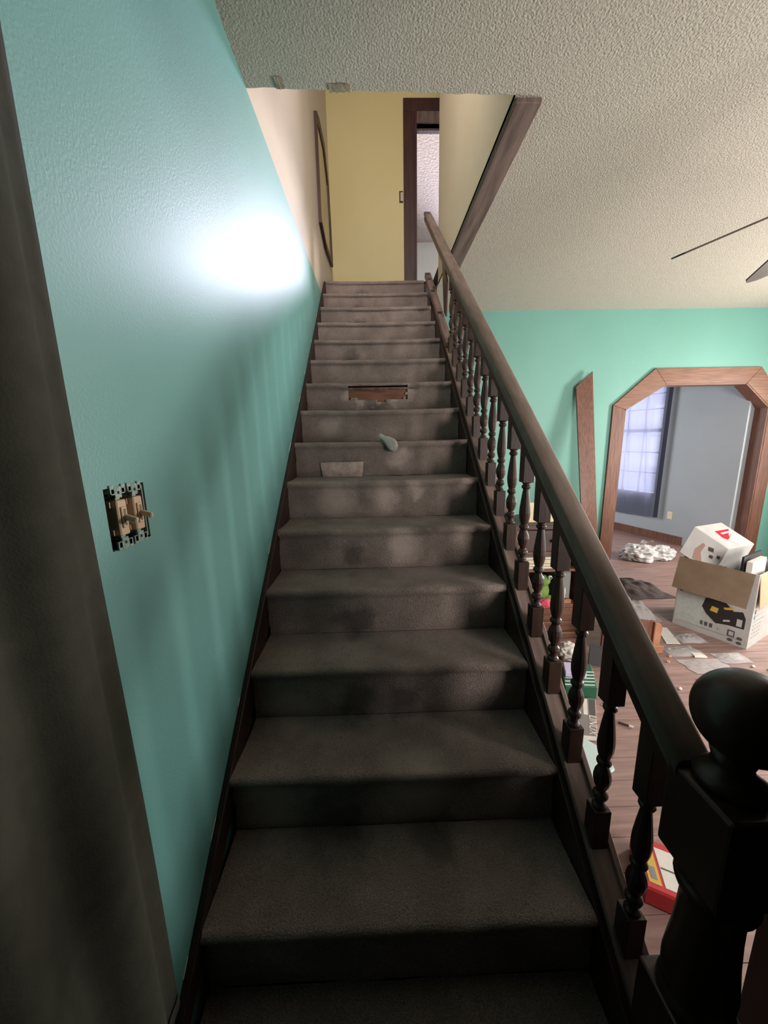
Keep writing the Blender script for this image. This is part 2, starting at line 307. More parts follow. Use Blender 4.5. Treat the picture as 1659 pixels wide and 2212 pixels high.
# doorway casing upstairs
d1 = thing('door_1', (1.43, YE, ZL), 'dark stained door casing around the upstairs doorway', 'doorway', kind='structure')
put('casing', MB().box(0.876, 1.006, YE-.02, YE, ZL, 5.13), M_door, d1, bevel=.004)
put('casing', MB().box(1.854, 1.984, YE-.02, YE, ZL, 5.13), M_door, d1, bevel=.004)
put('head_casing', MB().box(0.876, 1.984, YE-.022, YE, 5.13, 5.255), M_door, d1, bevel=.004)
put('jamb', MB().box(1.006, 1.03, YE-.018, YE+.14, ZL, 5.13), M_door, d1)
put('jamb', MB().box(1.83, 1.854, YE-.018, YE+.14, ZL, 5.13), M_door, d1)
put('head_jamb', MB().box(1.03, 1.83, YE-.018, YE+.14, 5.02, 5.13), M_greyb, d1)
put('door_stop', MB().box(1.03, 1.83, YE+.06, YE+.09, 5.0, 5.02), M_greyb, d1)
# opening trim board on the ceiling
struct('trim_1', MB().box(XU+.004, 1.175, 1.742, 3.30, ZC-.019, ZC), M_greyb, 'weathered wooden board edging the stairwell opening on the ceiling', 'trim', bevel=.003)

# arch: five casing boards and five lining boards
arch = thing('trim_2', (4.1, YB, 0), 'brown stained wooden casing around the arched opening', 'arch trim', kind='structure')
inn = [(AX0, 0), (AX0, AC), (AXL, AT), (AXR, AT), (AX1, AC), (AX1, 0)]
out = [(AX0-.14, 0), (AX0-.14, 1.855), (3.60, 2.245), (4.80, 2.245), (AX1+.14, 1.88), (AX1+.14, 0)]
for k in range(5):
    q = [inn[k], inn[k+1], out[k+1], out[k]]
    m_ = M_brown if k in (0, 4) else M_brownh
    put('casing_board', MB().prism(q, lambda u, v, s: (u, YB-.001-.022*s, v)), m_, arch, bevel=.003)
    a, b = inn[k], inn[k+1]; dx, dz = b[0]-a[0], b[1]-a[1]; L_ = math.hypot(dx, dz); nx, nz_ = dz/L_*.014, -dx/L_*.014
    q2 = [a, b, (b[0]+nx, b[1]+nz_), (a[0]+nx, a[1]+nz_)]
    put('lining_board', MB().prism(q2, lambda u, v, s: (u, YB-.018+.15*s, v)), m_, arch)

# far room
def sl(u, z, s): return slant(u, 0.12*s, z)
WIN = (0.93, 1.84, 0.62, 2.36)
struct('wall_far_right', holed(MB(), -0.02, 3.3, 0, ZC, [WIN], sl), M_grey, 'blue grey wall with a curtained window seen through the arch', 'wall')
struct('wall_far', holed(MB(), YB+.12, 7.57, 0, ZC, [(5.2, 6.6, .8, 2.2)], lambda u, z, s: (1.92-.12*s, u, z)).box(1.92, 4.6, 7.45, 7.57, 0, ZC), M_grey, 'grey end walls of the room beyond the arch', 'wall')
bbd = struct('baseboard_far', MB().add([slant(a, -b, z) for a in (0.50, 3.2) for b, z in ((0, 0), (.018, 0), (.018, .115), (0, .115))],
       [(0, 1, 2, 3), (7, 6, 5, 4), (0, 4, 5, 1), (1, 5, 6, 2), (2, 6, 7, 3), (3, 7, 4, 0)]), M_brown, 'brown baseboard along the grey wall beyond the arch', 'baseboard')
w1 = thing('window_1', slant(1.385, 0, .62), 'window with muntin bars behind the navy curtain beyond the arch', 'window', kind='structure')
def sbox(a0, a1, b0, b1, z0, z1):
    return MB().add([slant(a, b, z) for z in (z0, z1) for a, b in ((a0, b0), (a1, b0), (a1, b1), (a0, b1))],
                    [(3, 2, 1, 0), (4, 5, 6, 7), (0, 1, 5, 4), (1, 2, 6, 5), (2, 3, 7, 6), (3, 0, 4, 7)])
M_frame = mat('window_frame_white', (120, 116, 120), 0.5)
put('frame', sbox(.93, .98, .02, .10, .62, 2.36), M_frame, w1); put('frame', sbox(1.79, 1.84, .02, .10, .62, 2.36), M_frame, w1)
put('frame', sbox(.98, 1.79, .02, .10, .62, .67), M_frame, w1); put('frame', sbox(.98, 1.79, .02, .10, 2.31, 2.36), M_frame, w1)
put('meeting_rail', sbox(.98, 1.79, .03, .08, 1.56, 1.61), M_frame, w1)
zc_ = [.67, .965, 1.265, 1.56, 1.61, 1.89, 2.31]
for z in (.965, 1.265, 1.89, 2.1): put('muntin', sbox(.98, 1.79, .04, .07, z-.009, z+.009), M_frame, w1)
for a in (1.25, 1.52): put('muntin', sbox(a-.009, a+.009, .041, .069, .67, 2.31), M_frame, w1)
for a0, a1 in ((.98, 1.241), (1.259, 1.511), (1.529, 1.79)):
    for z0, z1 in ((.67, .956), (.974, 1.256), (1.274, 1.56), (1.61, 1.881), (1.899, 2.091), (2.109, 2.31)):
        put('pane', sbox(a0, a1, .052, .056, z0, z1), M_glass, w1)
# windows that light the room and the upper floor (outside the frame)
def window(name, label, mk, u0, u1, z0, z1):
    w = thing(name, mk((u0+u1)/2, 0, z0), label, 'window', kind='structure')
    def bx(a0, a1, c0, c1, b0=.03, b1=.09):
        vs = [mk(a, b, z) for z in (c0, c1) for a, b in ((a0, b0), (a1, b0), (a1, b1), (a0, b1))]
        return MB().add(vs, [(3, 2, 1, 0), (4, 5, 6, 7), (0, 1, 5, 4), (1, 2, 6, 5), (2, 3, 7, 6), (3, 0, 4, 7)])
    for a in ((u0, u0+.045), (u1-.045, u1)): put('frame', bx(*a, z0, z1), M_white, w)
    for a in ((z0, z0+.045), (z1-.045, z1)): put('frame', bx(u0+.045, u1-.045, *a), M_white, w)
    zm = (z0+z1)/2; put('meeting_rail', bx(u0+.045, u1-.045, zm-.02, zm+.02), M_white, w)
    for a, b in ((z0+.045, zm-.02), (zm+.02, z1-.045)): put('pane', bx(u0+.045, u1-.045, a, b, .058, .062), M_glass, w)
window('window_2', 'window in the right wall of the lower room', lambda u, b, z: (5.60+b, u, z), 2.3, 3.1, .75, 2.15)
window('window_4', 'window in the front wall of the lower room', lambda u, b, z: (u, -.40-b, z), 2.45, 4.05, .7, 2.2)
window('added_window_5', 'added unseen window over the front of the stairwell', lambda u, b, z: (u, 1.66-b, z), .30, .94, 3.65, 4.75)  # unseen window added to carry the landing fill light
window('added_window_6', 'added unseen side window of the room beyond the arch', lambda u, b, z: (1.92-b, u, z), 5.2, 6.6, .8, 2.2)  # added opening for the fill on the grey wall, never in view
window('window_3', 'window in the far wall of the room upstairs', lambda u, b, z: (u, 8.50+b, z), 1.96, 3.12, 4.1, 5.3)

# floor of boards
fl = struct('floor', MB().box(XW-.12, 5.72, -2.1, 7.5, -.08, -.006), M_sub, 'worn brown wooden board floor littered with debris', 'floor')
mesh_cache = {}
def plank(x0, x1, y0, y1):
    key = round(x1-x0, 3)
    if key not in mesh_cache:
        L_ = x1-x0; w_ = y1-y0; me = MB().box(0, L_, 0.0012, w_-.0012, -.006, 0).mesh('board'); me.materials.append(M_plank); mesh_cache[key] = me
    o = bpy.data.objects.new('board', mesh_cache[key]); COL.objects.link(o); o.parent = fl
    o.location = Vector((x0, y0, random.uniform(-.0012, 0))) - WORLD[fl.name]
PW = 0.118
y = -0.40; k = 0
while y < 6.4:
    cuts = [(1.075, 2.6, 4.1, 5.6), (1.075, 3.3, 5.6), (1.075, 1.9, 4.6, 5.6)][k % 3]
    for a, b in zip(cuts[:-1], cuts[1:]): plank(a+.0008, b-.0008, y, y+PW)
    y += PW; k += 1

# ------------------------------------------------------------------ staircase
st = thing('staircase', (.51, Y1, 0), 'straight flight of worn taupe carpeted steps between dark stringers', 'staircase')
def step_profile(n):
    y0 = YN(n); z0 = (n-1)*RISE; z1 = n*RISE; p = []
    ry = y0+.010
    nr = 10
    for k in range(nr+1): p.append((ry + (.003 if k == 0 else 0), z0 + (RISE-.034)*k/nr))
    for k in range(1, 8):
        a = -math.pi/2*0.75 + k/7*(math.pi/2*1.75); rr = .017
        p.append((y0+.014 - rr*math.cos(a)*1.0, z1-.017 + rr*math.sin(a)))
    yend = (YN(n+1)+.012) if n < 16 else 3.96
    for k in range(1, 6): p.append((y0+.02 + (yend-y0-.02)*k/5, z1 - (.003*math.sin(math.pi*k/5))))
    return p
for n in range(1, 17):
    prof = step_profile(n); nx = 66 if n == 10 else 40; nvv = len(prof)-1
    m_ = MB(); hole = set()
    vs = []
    for j, (yy, zz) in enumerate(prof):
        for i in range(nx+1):
            x = XL + (XR-XL)*i/nx
            if i in (0, nx): x += .004*nv((j*.3, n, i), 1.3, 4)
            dn = .0045*nv((x, yy, zz), 9, n) + .002*nv((x, yy, zz), 40, n)
            jj = j/nvv
            sag = -.006*math.sin(math.pi*(x-XL)/(XR-XL))*(1 if 10 < j < 20 else .3)*(1 if n > 8 else .5)
            vs.append((x, yy - dn, zz + dn*.6 + (sag if j > 9 else 0)))
    fs = []
    for j in range(nvv):
        for i in range(nx):
            if n == 10:
                xc = XL+(XR-XL)*(i+.5)/nx; zc = (prof[j][1]+prof[j+1][1])/2
                lo = 1.794 + .012*math.sin(xc*9) + .012*nv((xc, 0, 0), 30, 1); hi = 1.886
                l_ = .305+.02*nv((zc, 0, 0), 60, 2)+.1*(1.86-zc)*(zc < 1.86); r_ = .70+.02*nv((zc, 1, 0), 60, 3)-.2*(1.85-zc)*(zc < 1.85)
                if j < 15 and l_ < xc < r_ and lo < zc < hi: continue
            w_ = nx+1; fs.append((j*w_+i, j*w_+i+1, (j+1)*w_+i+1, (j+1)*w_+i))
    m_.add(vs, fs)
    sp = put('carpeted_step', m_, M_carpet, st, smooth=True)
    if n == 10:
        y0 = YN(10)
        put('bare_riser', MB().box(.20, .80, y0+.022, y0+.03, 1.73, 1.86), M_rawwood, sp); sp['label'] = 'carpeted step with a torn hole baring the wood'
        put('bare_moulding', MB().box(.22, .78, y0+.010, y0+.03, 1.852, 1.868), M_greyb, sp, bevel=.003)
        put('bare_nosing', MB().box(.22, .78, y0+.006, y0+.03, 1.876, 1.889), M_rawwood, sp, bevel=.003)
    if n == 8:
        y0 = YN(8)
        def pf(u, v):
            z = 1.322+.088*v; x = .168+.242*u + (.012*(1-v) if u < .1 else (-.010*(1-v) if u > .9 else 0))
            return (x, y0+.003 - .010*(1-abs(2*u-1)**6)*(.4+.6*v), z+.002*nv((u*6, v*3, 0), 1, 8))
        g = MB().grid(20, 8, pf); put('carpet_flap', g, M_patch, sp, smooth=True)['label'] = 'pale folded-down carpet flap'
# stringers
def strip(x0, x1, off_lo, off_hi, y0, y1):
    return MB().prism([(y0, NL(y0)+off_lo), (y1, NL(y1)+off_lo), (y1, NL(y1)+off_hi), (y0, NL(y0)+off_hi)], lambda u, v, s: (x0+(x1-x0)*s, u, v))
M_skirt = mat('skirt_wood', (58, 36, 30), 0.5, (42, 26, 22), 6, 5, (6, 1, 1))
put('skirt_board', MB().prism([(.24, 0), (YN(16), ZL-RISE-.25), (YN(16)+.02, NL(YN(16))+.004), (.24, max(.03, NL(.24)+.004))], lambda u, v, s: (XW+.001+.017*s, u, v)), M_skirt, st, bevel=.002)
put('stringer', MB().prism([(.44, 0), (1.1, 0), (4.2, NL(4.2)-.5), (4.2, min(NL(4.2), ZL)-.03), (3.95, ZL-.02), (.44, NL(.44))], lambda u, v, s: (.990+.07*s, u, v)), M_dwood, st, bevel=.002)
put('stair_panel', MB().prism([(.5, 0), (4.24, 0), (4.24, ZC-.01), (3.55, ZC-.01), (3.4, NL(3.4)-.2), (.62, .12)], lambda u, v, s: (1.02+.03*s, u, v)), M_dwood, st)
for k in range(9):
    yy = [.62, .80, 1.05, 1.5, 2.0, 2.35, 2.6, 2.95, 3.3][k]; L_ = random.uniform(.02, .06)
    put('paint_chip', MB().beam((XW+.0012, yy, NL(yy)+.008), (XW+.0012, yy+L_, NL(yy+L_)+.008), .0015, .005), M_paper, st)

# ------------------------------------------------------------------ balustrade
bl = thing('stair_railing', (1.035, .515, 0), 'dark wooden stair railing with turned balusters and a ball newel', 'railing')
def ZR(y): return .962 + .778*(y-.55)              # top of the hand rail
BXc = 1.037
cap = strip(1.006, 1.076, -.002, .020, .53, 2.99)
put('shoe_rail', cap, M_greyb, bl, bevel=.003)
put('shoe_fillet', strip(1.060, 1.076, .018, .030, .54, 2.98), M_greyb, bl, bevel=.002)
turn = [(.0175, 0), (.0175, .006), (.011, .014), (.011, .024), (.017, .032), (.019, .040), (.017, .048), (.011, .055), (.0115, .060), (.017, .072), (.0205, .088), (.0215, .100), (.019, .116), (.013, .132), (.011, .138),
        (.0165, .144), (.018, .150), (.0165, .156), (.012, .162), (.0155, .172), (.019, .190), (.0205, .210), (.0195, .232), (.0165, .262), (.0135, .288), (.0115, .305), (.0105, .312), (.0155, .317), (.017, .322), (.0155, .327), (.011, .332), (.0175, .341)]
for i in range(16):
    yf = .614 + .1441*i; yc = yf+.021; h = .021
    zb = NL(yc)+.018; m_ = MB()
    # base block with sloping foot
    zt = NL(yf)+.134
    m_.add([(BXc-h, yc-h, NL(yc-h)+.018), (BXc+h, yc-h, NL(yc-h)+.018), (BXc+h, yc+h, NL(yc+h)+.018), (BXc-h, yc+h, NL(yc+h)+.018),
            (BXc-h, yc-h, zt), (BXc+h, yc-h, zt), (BXc+h, yc+h, zt), (BXc-h, yc+h, zt)], [(3, 2, 1, 0), (4, 5, 6, 7), (0, 1, 5, 4), (1, 2, 6, 5), (2, 3, 7, 6), (3, 0, 4, 7)])
    ztop = ZR(yc)-.075; tl = .341*.90; zs = zt + tl
    m_.lathe([(r, z*.90) for r, z in turn], (BXc, yc, zt), 14)
    m_.add([(BXc-h, yc-h, zs), (BXc+h, yc-h, zs), (BXc+h, yc+h, zs), (BXc-h, yc+h, zs),
            (BXc-h, yc-h, ZR(yc-h)-.072), (BXc+h, yc-h, ZR(yc-h)-.072), (BXc+h, yc+h, ZR(yc+h)-.072), (BXc-h, yc+h, ZR(yc+h)-.072)], [(3, 2, 1, 0), (4, 5, 6, 7), (0, 1, 5, 4), (1, 2, 6, 5), (2, 3, 7, 6), (3, 0, 4, 7)])
    put('baluster', m_, M_dwood, bl, bevel=.0015)
prof = [(-.026, -.046), (-.029, -.040), (-.024, -.032), (-.033, -.024), (-.0355, -.014), (-.033, -.005), (-.026, 0), (.026, 0), (.033, -.005), (.0355, -.014), (.033, -.024), (.024, -.032), (.029, -.040), (.026, -.046)]
def rail(prof, y0, y1, xc, drop=0):
    m_ = MB(); n = len(prof); N = 24
    vs = [(xc+a, y0+(y1-y0)*t/N, ZR(y0+(y1-y0)*t/N)+b*1.27-drop) for t in range(N+1) for a, b in prof]
    fs = [(t*n+k, t*n+(k+1) % n, (t+1)*n+(k+1) % n, (t+1)*n+k) for t in range(N) for k in range(n)] + [tuple(range(n-1, -1, -1)), tuple(range(N*n, N*n+n))]
    return m_.add(vs, fs)
hr = put('hand_rail', rail(prof, .545, 4.06, 1.035), M_rail, bl, smooth=False)
for p in hr.data.polygons: p.use_smooth = len(p.vertices) == 4
sub = [(-.022, -.090/1.27), (.022, -.090/1.27), (.022, -.058/1.27), (-.022, -.058/1.27)]
put('lower_rail', rail([(a, b) for a, b in sub], .55, 4.10, 1.031, -.002), M_dwood, bl)
nw = put('newel_post', MB().box(1.003, 1.133, .440, .567, .765, .945), M_dwood, bl, bevel=.006, seg=2)
put('turned_shaft', MB().lathe([(.058, .455), (.061, .466), (.058, .480), (.052, .490), (.057, .505), (.058, .525), (.055, .560), (.051, .600), (.048, .650), (.047, .690), (.050, .712), (.058, .722), (.061, .732), (.058, .742), (.052, .748), (.058, .758), (.060, .768)], (1.068, .504, 0), 28), M_dwood, nw, smooth=True)
put('newel_base', MB().box(1.003, 1.133, .440, .567, 0, .458), M_dwood, nw, bevel=.006, seg=2)
put('newel_cap', MB().lathe([(.040, .944), (.050, .950), (.050, .960), (.040, .968), (.030, .978), (.028, .99), (.034, 1.012)], (1.062, .510, 0), 32), M_dwood, nw, smooth=True)
put('ball_finial', MB().lathe([(.001, 1.005)] + [(.073*math.sin(math.pi*k/24), 1.078-.073*math.cos(math.pi*k/24)) for k in range(1, 24)] + [(.001, 1.151)], (1.068, .507, 0), 40), M_dwood, nw, smooth=True)

# loose shoe board at the top of the flight with mortise notches
lb = thing('loose_shoe_board', (1.01, 3.35, 2.5), 'loose weathered board with dark notches lying beside the top steps', 'board')
p0 = Vector((1.028, 2.83, 2.185)); p1 = Vector((1.012, 3.86, 3.055))
put('plank', MB().beam(p0, p1, .055, .045), M_greyb, lb, bevel=.004)
for t in (.36, .68, .88, .97):
    c = p0.lerp(p1, t); d = (p1-p0).normalized(); put('mortise', MB().beam(c-d*.018+Vector((-.006, 0, .0)), c+d*.018+Vector((-.006, 0, .0)), .034, .0475), M_black, lb)
tag(put('wood_scrap', MB().prism([(3.07, 2.70), (3.30, 3.02), (3.26, 2.82), (3.18, 2.52), (3.10, 2.46)], lambda u, v, s: (1.048+.012*s, u, v)), M_dwood), 'dark broken wedge of wood caught behind the loose notched board', 'wood scrap')

# ------------------------------------------------------------------ things on and around the stairs
def blob(c, r, seed=0, amp=.25, fr=3.0, sub=4, flat=None, crease=0.0):
    bm = bmesh.new(); bmesh.ops.create_icosphere(bm, subdivisions=sub, radius=1.0)
    m_ = MB(); vs = []
    for v in bm.verts:
        d = v.co.normalized(); k = 1 + amp*nv(d, fr, seed) + amp*.5*nv(d, fr*2.3, seed+5)
        if crease: k += crease*(.35-abs(nv(d, fr*1.5, seed+9))*1.7) + crease*.45*(.35-abs(nv(d, fr*3.1, seed+19))*1.7)
        p = Vector((d.x*r[0]*k, d.y*r[1]*k, d.z*r[2]*k))
        if flat is not None and p.z < -flat: p.z = -flat + (p.z+flat)*.03
        vs.append(p+Vector(c))
    bm.verts.ensure_lookup_table(); fs = [tuple(v.index for v in f.verts) for f in bm.faces]; bm.free()
    return m_.add(vs, fs)
# sock draped over the eighth nosing
zz = 8*RISE; yy = YN(8)
pts = [(0.494, yy+.010, zz+.034, .007), (0.500, yy+.006, zz+.030, .014), (0.510, yy+.000, zz+.024, .013), (0.522, yy-.004, zz+.016, .012), (0.540, yy-.010, zz+.006, .019), (0.560, yy-.014, zz-.008, .026), (0.577, yy-.016, zz-.024, .027), (0.588, yy-.014, zz-.040, .020), (0.592, yy-.012, zz-.050, .008)]
m_ = MB(); seg = 12; vs = []; fs = []
for a, (x, y_, z, r) in enumerate(pts):
    for k in range(seg):
        an = 2*math.pi*k/seg; rr = r*(1+.18*math.sin(3*an+a)); vs.append((x+rr*.75*math.sin(an), y_-rr*math.cos(an)*.45, z+rr*math.sin(an)*.85))
for a in range(len(pts)-1):
    for k in range(seg): fs.append((a*seg+k, a*seg+(k+1) % seg, (a+1)*seg+(k+1) % seg, (a+1)*seg+k))
fs += [tuple(range(seg)), tuple(range((len(pts)-1)*seg, len(pts)*seg))]
tag(put('sock', m_.add(vs, fs), M_sock, smooth=True), 'small pale grey green sock draped over the edge of a stair', 'sock')

# double switch in an open wall box
sw = thing('light_switch', (XW, .682, 1.345), 'two ivory toggle switches in an open wall box without a cover plate', 'light switch')
mb = MB(); y0, y1, z0, z1 = SWH
mb.box(XW-.055, XW-.05, y0, y1, z0, z1); mb.box(XW-.05, XW-.003, y0, y0+.002, z0, z1).box(XW-.05, XW-.003, y1-.002, y1, z0, z1).box(XW-.05, XW-.003, y0, y1, z0, z0+.002).box(XW-.05, XW-.003, y0, y1, z1-.002, z1)
put('wall_box', mb, M_boxdark, sw)
put('box_edge', MB().box(XW-.045, XW-.002, y1-.006, y1-.002, z0+.004, z1-.004), M_grey2, sw)
for k, yc in enumerate((.659, .704)):
    b = put('switch_body', MB().box(XW-.045, XW+.006, yc-.0125, yc+.0125, 1.368, 1.432), M_ivory, sw, bevel=.002)
    ym = MB()
    for s in (1, -1):
        zc0 = 1.40+s*.036
        ym.box(XW-.001, XW+.003, yc-.0085, yc+.0085, min(zc0, 1.40+s*.056), max(zc0, 1.40+s*.056))
        za = 1.40+s*.0475
        ym.box(XW-.001, XW+.003, yc-.017, yc-.0085, za-.005, za+.005).box(XW-.001, XW+.003, yc+.0085, yc+.017, za-.005, za+.005)
        for q in (-1, 1): ym.box(XW-.001, XW+.003, yc+q*.0145-.005, yc+q*.0145+.005, za-.006+s*.003, za+.009+s*.003)
    ym.box(XW-.046, XW-.0455, yc-.006, yc+.006, 1.366, 1.434).box(XW-.0456, XW, yc-.006, yc+.006, 1.4325, 1.437).box(XW-.0456, XW, yc-.006, yc+.006, 1.363, 1.3675)
    put('yoke', ym, M_metal, b, bevel=.0008)
    for s_ in (1, -1):
        hm = MB().lathe([(.0030, 0), (.0030, .0008)], (0, 0, 0), 10); hm.v = [(XW+.003+v[2]*.6, yc+v[0], 1.40+s_*.0455+v[1]) for v in hm.v]
        put('screw_hole', hm, M_black, b)
        put('terminal', MB().box(XW-.02, XW-.004, yc-.017, yc-.0126, 1.40+s_*.025-.005, 1.40+s_*.025+.005), M_ivory, b)
    put('bezel', MB().box(XW+.006, XW+.009, yc-.007, yc+.007, 1.382, 1.42), M_ivory, b, bevel=.001)
    put('slot', MB().box(XW+.009, XW+.0093, yc-.003, yc+.003, 1.386, 1.416), M_ivoryd, b)
    put('toggle', MB().beam((XW+.006, yc, 1.402), (XW+.030, yc, 1.394), .0085, .010, side=(0, 1, 0)), M_ivory, b, bevel=.002)
put('paint_chip', MB().box(XW+.0005, XW+.001, 1.53, 1.536, 1.735, 1.741), M_paper, sw) if False else None

# drape hanging at the left edge
dr = thing('drape', (.08, .15, .43), 'dark olive drape hanging along the teal wall at the left edge', 'curtain')
def drf(u, v):
    yy = .537 - .95*u; z = .435 + 2.2*v
    f = -math.sin(u*44+.2)*.8 + math.sin(u*97+1.0)*.12 + .3*math.sin(u*19+v*.8)
    x = .058 + .030*(1-math.exp(-u*14)) + .020*f*(1-math.exp(-u*30)) + .004*nv((u*4, v*3, 0), 1, 3)
    return (x, yy + .006*math.sin(v*5+1) * (u < .02), z)
dp = put('cloth', MB().grid(90, 40, drf), M_curt, dr, smooth=True)
sm = dp.modifiers.new('thickness', 'SOLIDIFY'); sm.thickness = .004
put('hem', MB().grid(90, 2, lambda u, v: tuple(Vector(drf(u, .012*v))+Vector((.003, 0, -.0))) ), M_curt, dr, smooth=True)
put('rod', MB().beam((.09, .62, 2.645), (.09, -.48, 2.645), .02, .02), M_dwood, dr, bevel=.004)
for yy in (.58, -.44): put('bracket', MB().box(XW+.001, .10, yy-.01, yy+.01, 2.62, 2.634), M_dwood, dr)

# octagonal picture on the upper left wall
pic = thing('picture_frame', (.03, 4.2, 3.3), 'octagonal dark framed picture hung on the stairwell wall near the landing', 'picture')
octo = [(3.765, 4.30), (3.775, 3.46), (4.12, 3.40), (4.70, 3.48), (4.66, 3.9), (4.58, 4.24), (4.30, 4.42), (3.93, 4.37)]
cy_, cz_ = 4.22, 3.92
inner = [(cy_+(a-cy_)*.87, cz_+(b-cz_)*.87) for a, b in octo]
fm = MB(); n = 8
fm.add([(XW+.001, a, b) for a, b in octo]+[(XW+.028, a, b) for a, b in octo]+[(XW+.022, a, b) for a, b in inner]+[(XW+.010, a, b) for a, b in inner],
       [(i, (i+1) % n, n+(i+1) % n, n+i) for i in range(n)]+[(n+i, n+(i+1) % n, 2*n+(i+1) % n, 2*n+i) for i in range(n)]+[(2*n+i, 2*n+(i+1) % n, 3*n+(i+1) % n, 3*n+i) for i in range(n)])
put('frame', fm, M_door, pic); put('glazed_print', MB().prism(inner, lambda u, v, s: (XW+.002+.012*s, u, v)), M_mirror, pic)
# switch by the upstairs doorway, outlet beyond the arch
ls = thing('wall_switch', (.845, YE, 4.24), 'small cream switch in a dark box beside the upstairs doorway', 'light switch')
put('plate', MB().box(.825, .868, YE-.004, YE-.0005, 4.24, 4.36), M_black, ls); put('switch_body', MB().box(.838, .866, YE-.012, YE-.004, 4.255, 4.345), M_ivory, ls, bevel=.002); put('toggle', MB().box(.848, .856, YE-.02, YE-.012, 4.29, 4.305), M_ivory, ls)
ol = thing('wall_outlet', slant(.70, 0, .33), 'cream wall outlet on the grey wall right of the navy curtain', 'outlet')
put('plate', sbox(.665, .735, -.006, -.0005, .335, .445), M_creamobj, ol, bevel=.002)
for z in (.362, .418): put('receptacle', sbox(.684, .716, -.009, -.006, z-.014, z+.014), M_paper, ol)
# curtain beyond the arch
cu = thing('window_curtain', slant(1.4, -.06, .33), 'sheer navy curtain glowing in front of the window beyond the arch', 'curtain')
def cuf(u, v):
    a = .82+1.16*u; z = .34 + 2.16*v - .05*math.sin(math.pi*u)*(1-v) + .03*u*(1-v)
    tgt = .25+.45*v
    f = .016*math.sin((a*9)+v*1.5) + .022*math.exp(-((u-(.36-.22*(1-v)))/.025)**2) + .018*math.exp(-((u-(.42+.18*(v)))/.02)**2) + .006*math.sin(a*31)
    return slant(a, -.055-f, z)
put('cloth', MB().grid(110, 50, cuf), M_sheer, cu, smooth=True)
put('rod', sbox(.78, 2.05, -.07, -.05, 2.50, 2.52), M_dwood, cu)
put('unlit_edge_strip', MB().grid(4, 50, lambda u, v: tuple(Vector(cuf(.05*u, v))+Vector((-NX*.003, -NY*.003, 0)))), mat('navy_unlit_edge', (46, 48, 62), .9), cu, smooth=True)  # opaque dark strip paints the curtain edge without window light behind

# board leaning on the back wall
ln = MB()
tp = [(2.705, YB-.055, 2.055), (2.875, YB-.055, 2.215)]; bt = [(2.80, YB-.36, 0.0), (2.965, YB-.36, 0.0)]
vs = []
for off in (0, .020):
    vs += [(bt[0][0], bt[0][1]+off, 0), (bt[1][0], bt[1][1]+off, 0), (tp[1][0], tp[1][1]+off, tp[1][2]), (tp[0][0], tp[0][1]+off, tp[0][2])]
ln.add(vs, [(0, 1, 2, 3), (7, 6, 5, 4), (0, 4, 5, 1), (1, 5, 6, 2), (2, 6, 7, 3), (3, 7, 4, 0)])
tag(put('leaning_board', ln, M_brown), 'brown stained board with a mitred top leaning on the teal wall', 'board')

# ceiling fan
fan = thing('ceiling_fan', (2.119, 1.338, 2.25), 'dark bladed ceiling fan hanging at the right edge', 'ceiling fan')
HX, HY, HZ = 2.119, 1.338, 2.35
put('canopy', MB().lathe([(.01, ZC-.06), (.05, ZC-.055), (.07, ZC-.02), (.07, ZC-.001)], (HX, HY, 0), 20), M_blade, fan, smooth=True)
put('down_rod', MB().lathe([(.012, HZ+.08), (.012, ZC-.05)], (HX, HY, 0), 12), M_blade, fan)
put('motor', MB().lathe([(.03, HZ-.09), (.09, HZ-.07), (.11, HZ-.03), (.11, HZ+.04), (.07, HZ+.08), (.02, HZ+.09)], (HX, HY, 0), 24), M_blade, fan, smooth=True)
a0 = math.atan2(1.625-HY, 1.683-HX)
for k in range(5):
    th = a0 - k*2*math.pi/5; ax = Vector((math.cos(th), math.sin(th), -.25)).normalized(); tg = Vector((-math.sin(th), math.cos(th), 0)); tg = (tg + Vector((0, 0, -.318))).normalized(); tg = (tg-ax*tg.dot(ax)).normalized(); nn = ax.cross(tg)
    H = Vector((HX, HY, HZ)); out_ = [(.16, -.045), (.30, -.058), (.50, -.062), (.525, -.045), (.535, 0), (.525, .045), (.50, .062), (.30, .058), (.16, .045)]
    put('blade', MB().prism(out_, lambda u, v, s: H+ax*u+tg*v+nn*(.006*s-.003)), M_blade, fan)
    put('blade_arm', MB().prism([(.09, -.015), (.20, -.03), (.20, .03), (.09, .015)], lambda u, v, s: H+ax*u+tg*v+nn*(.004*s-.010)), M_dwood, fan)

# ------------------------------------------------------------------ big open carton and its contents
bx = thing('cardboard_box', (3.2, 2.75, 0), 'large open printed cardboard box with folded-down flaps on the floor', 'box')
c0 = Vector((3.105, 2.339, 0)); cl = Vector((2.893, 2.747, 0)); eu = (cl-c0); LU = eu.length; eu.normalize(); ew = Vector((eu.y, -eu.x, 0)); LW = .50; HB = .56
def bp(u, w, z): return c0 + eu*u + ew*w + Vector((0, 0, z))
def bslab(u0, u1, w0, w1, z0, z1):
    return MB().add([bp(u, w, z) for z in (z0, z1) for u, w in ((u0, w0), (u1, w0), (u1, w1), (u0, w1))], [(3, 2, 1, 0), (4, 5, 6, 7), (0, 1, 5, 4), (1, 2, 6, 5), (2, 3, 7, 6), (3, 0, 4, 7)])
T = .006
put('side_panel', bslab(0, LU, 0, T, .0, HB), M_boxwhite, bx); put('side_panel', bslab(0, LU, LW-T, LW, 0, HB), M_boxwhite, bx)
put('side_panel', bslab(0, T, T, LW-T, 0, HB), M_boxwhite, bx); put('side_panel', bslab(LU-T, LU, T, LW-T, 0, HB), M_boxwhite, bx)
put('bottom_panel', bslab(T, LU-T, T, LW-T, 0, T), M_card, bx)
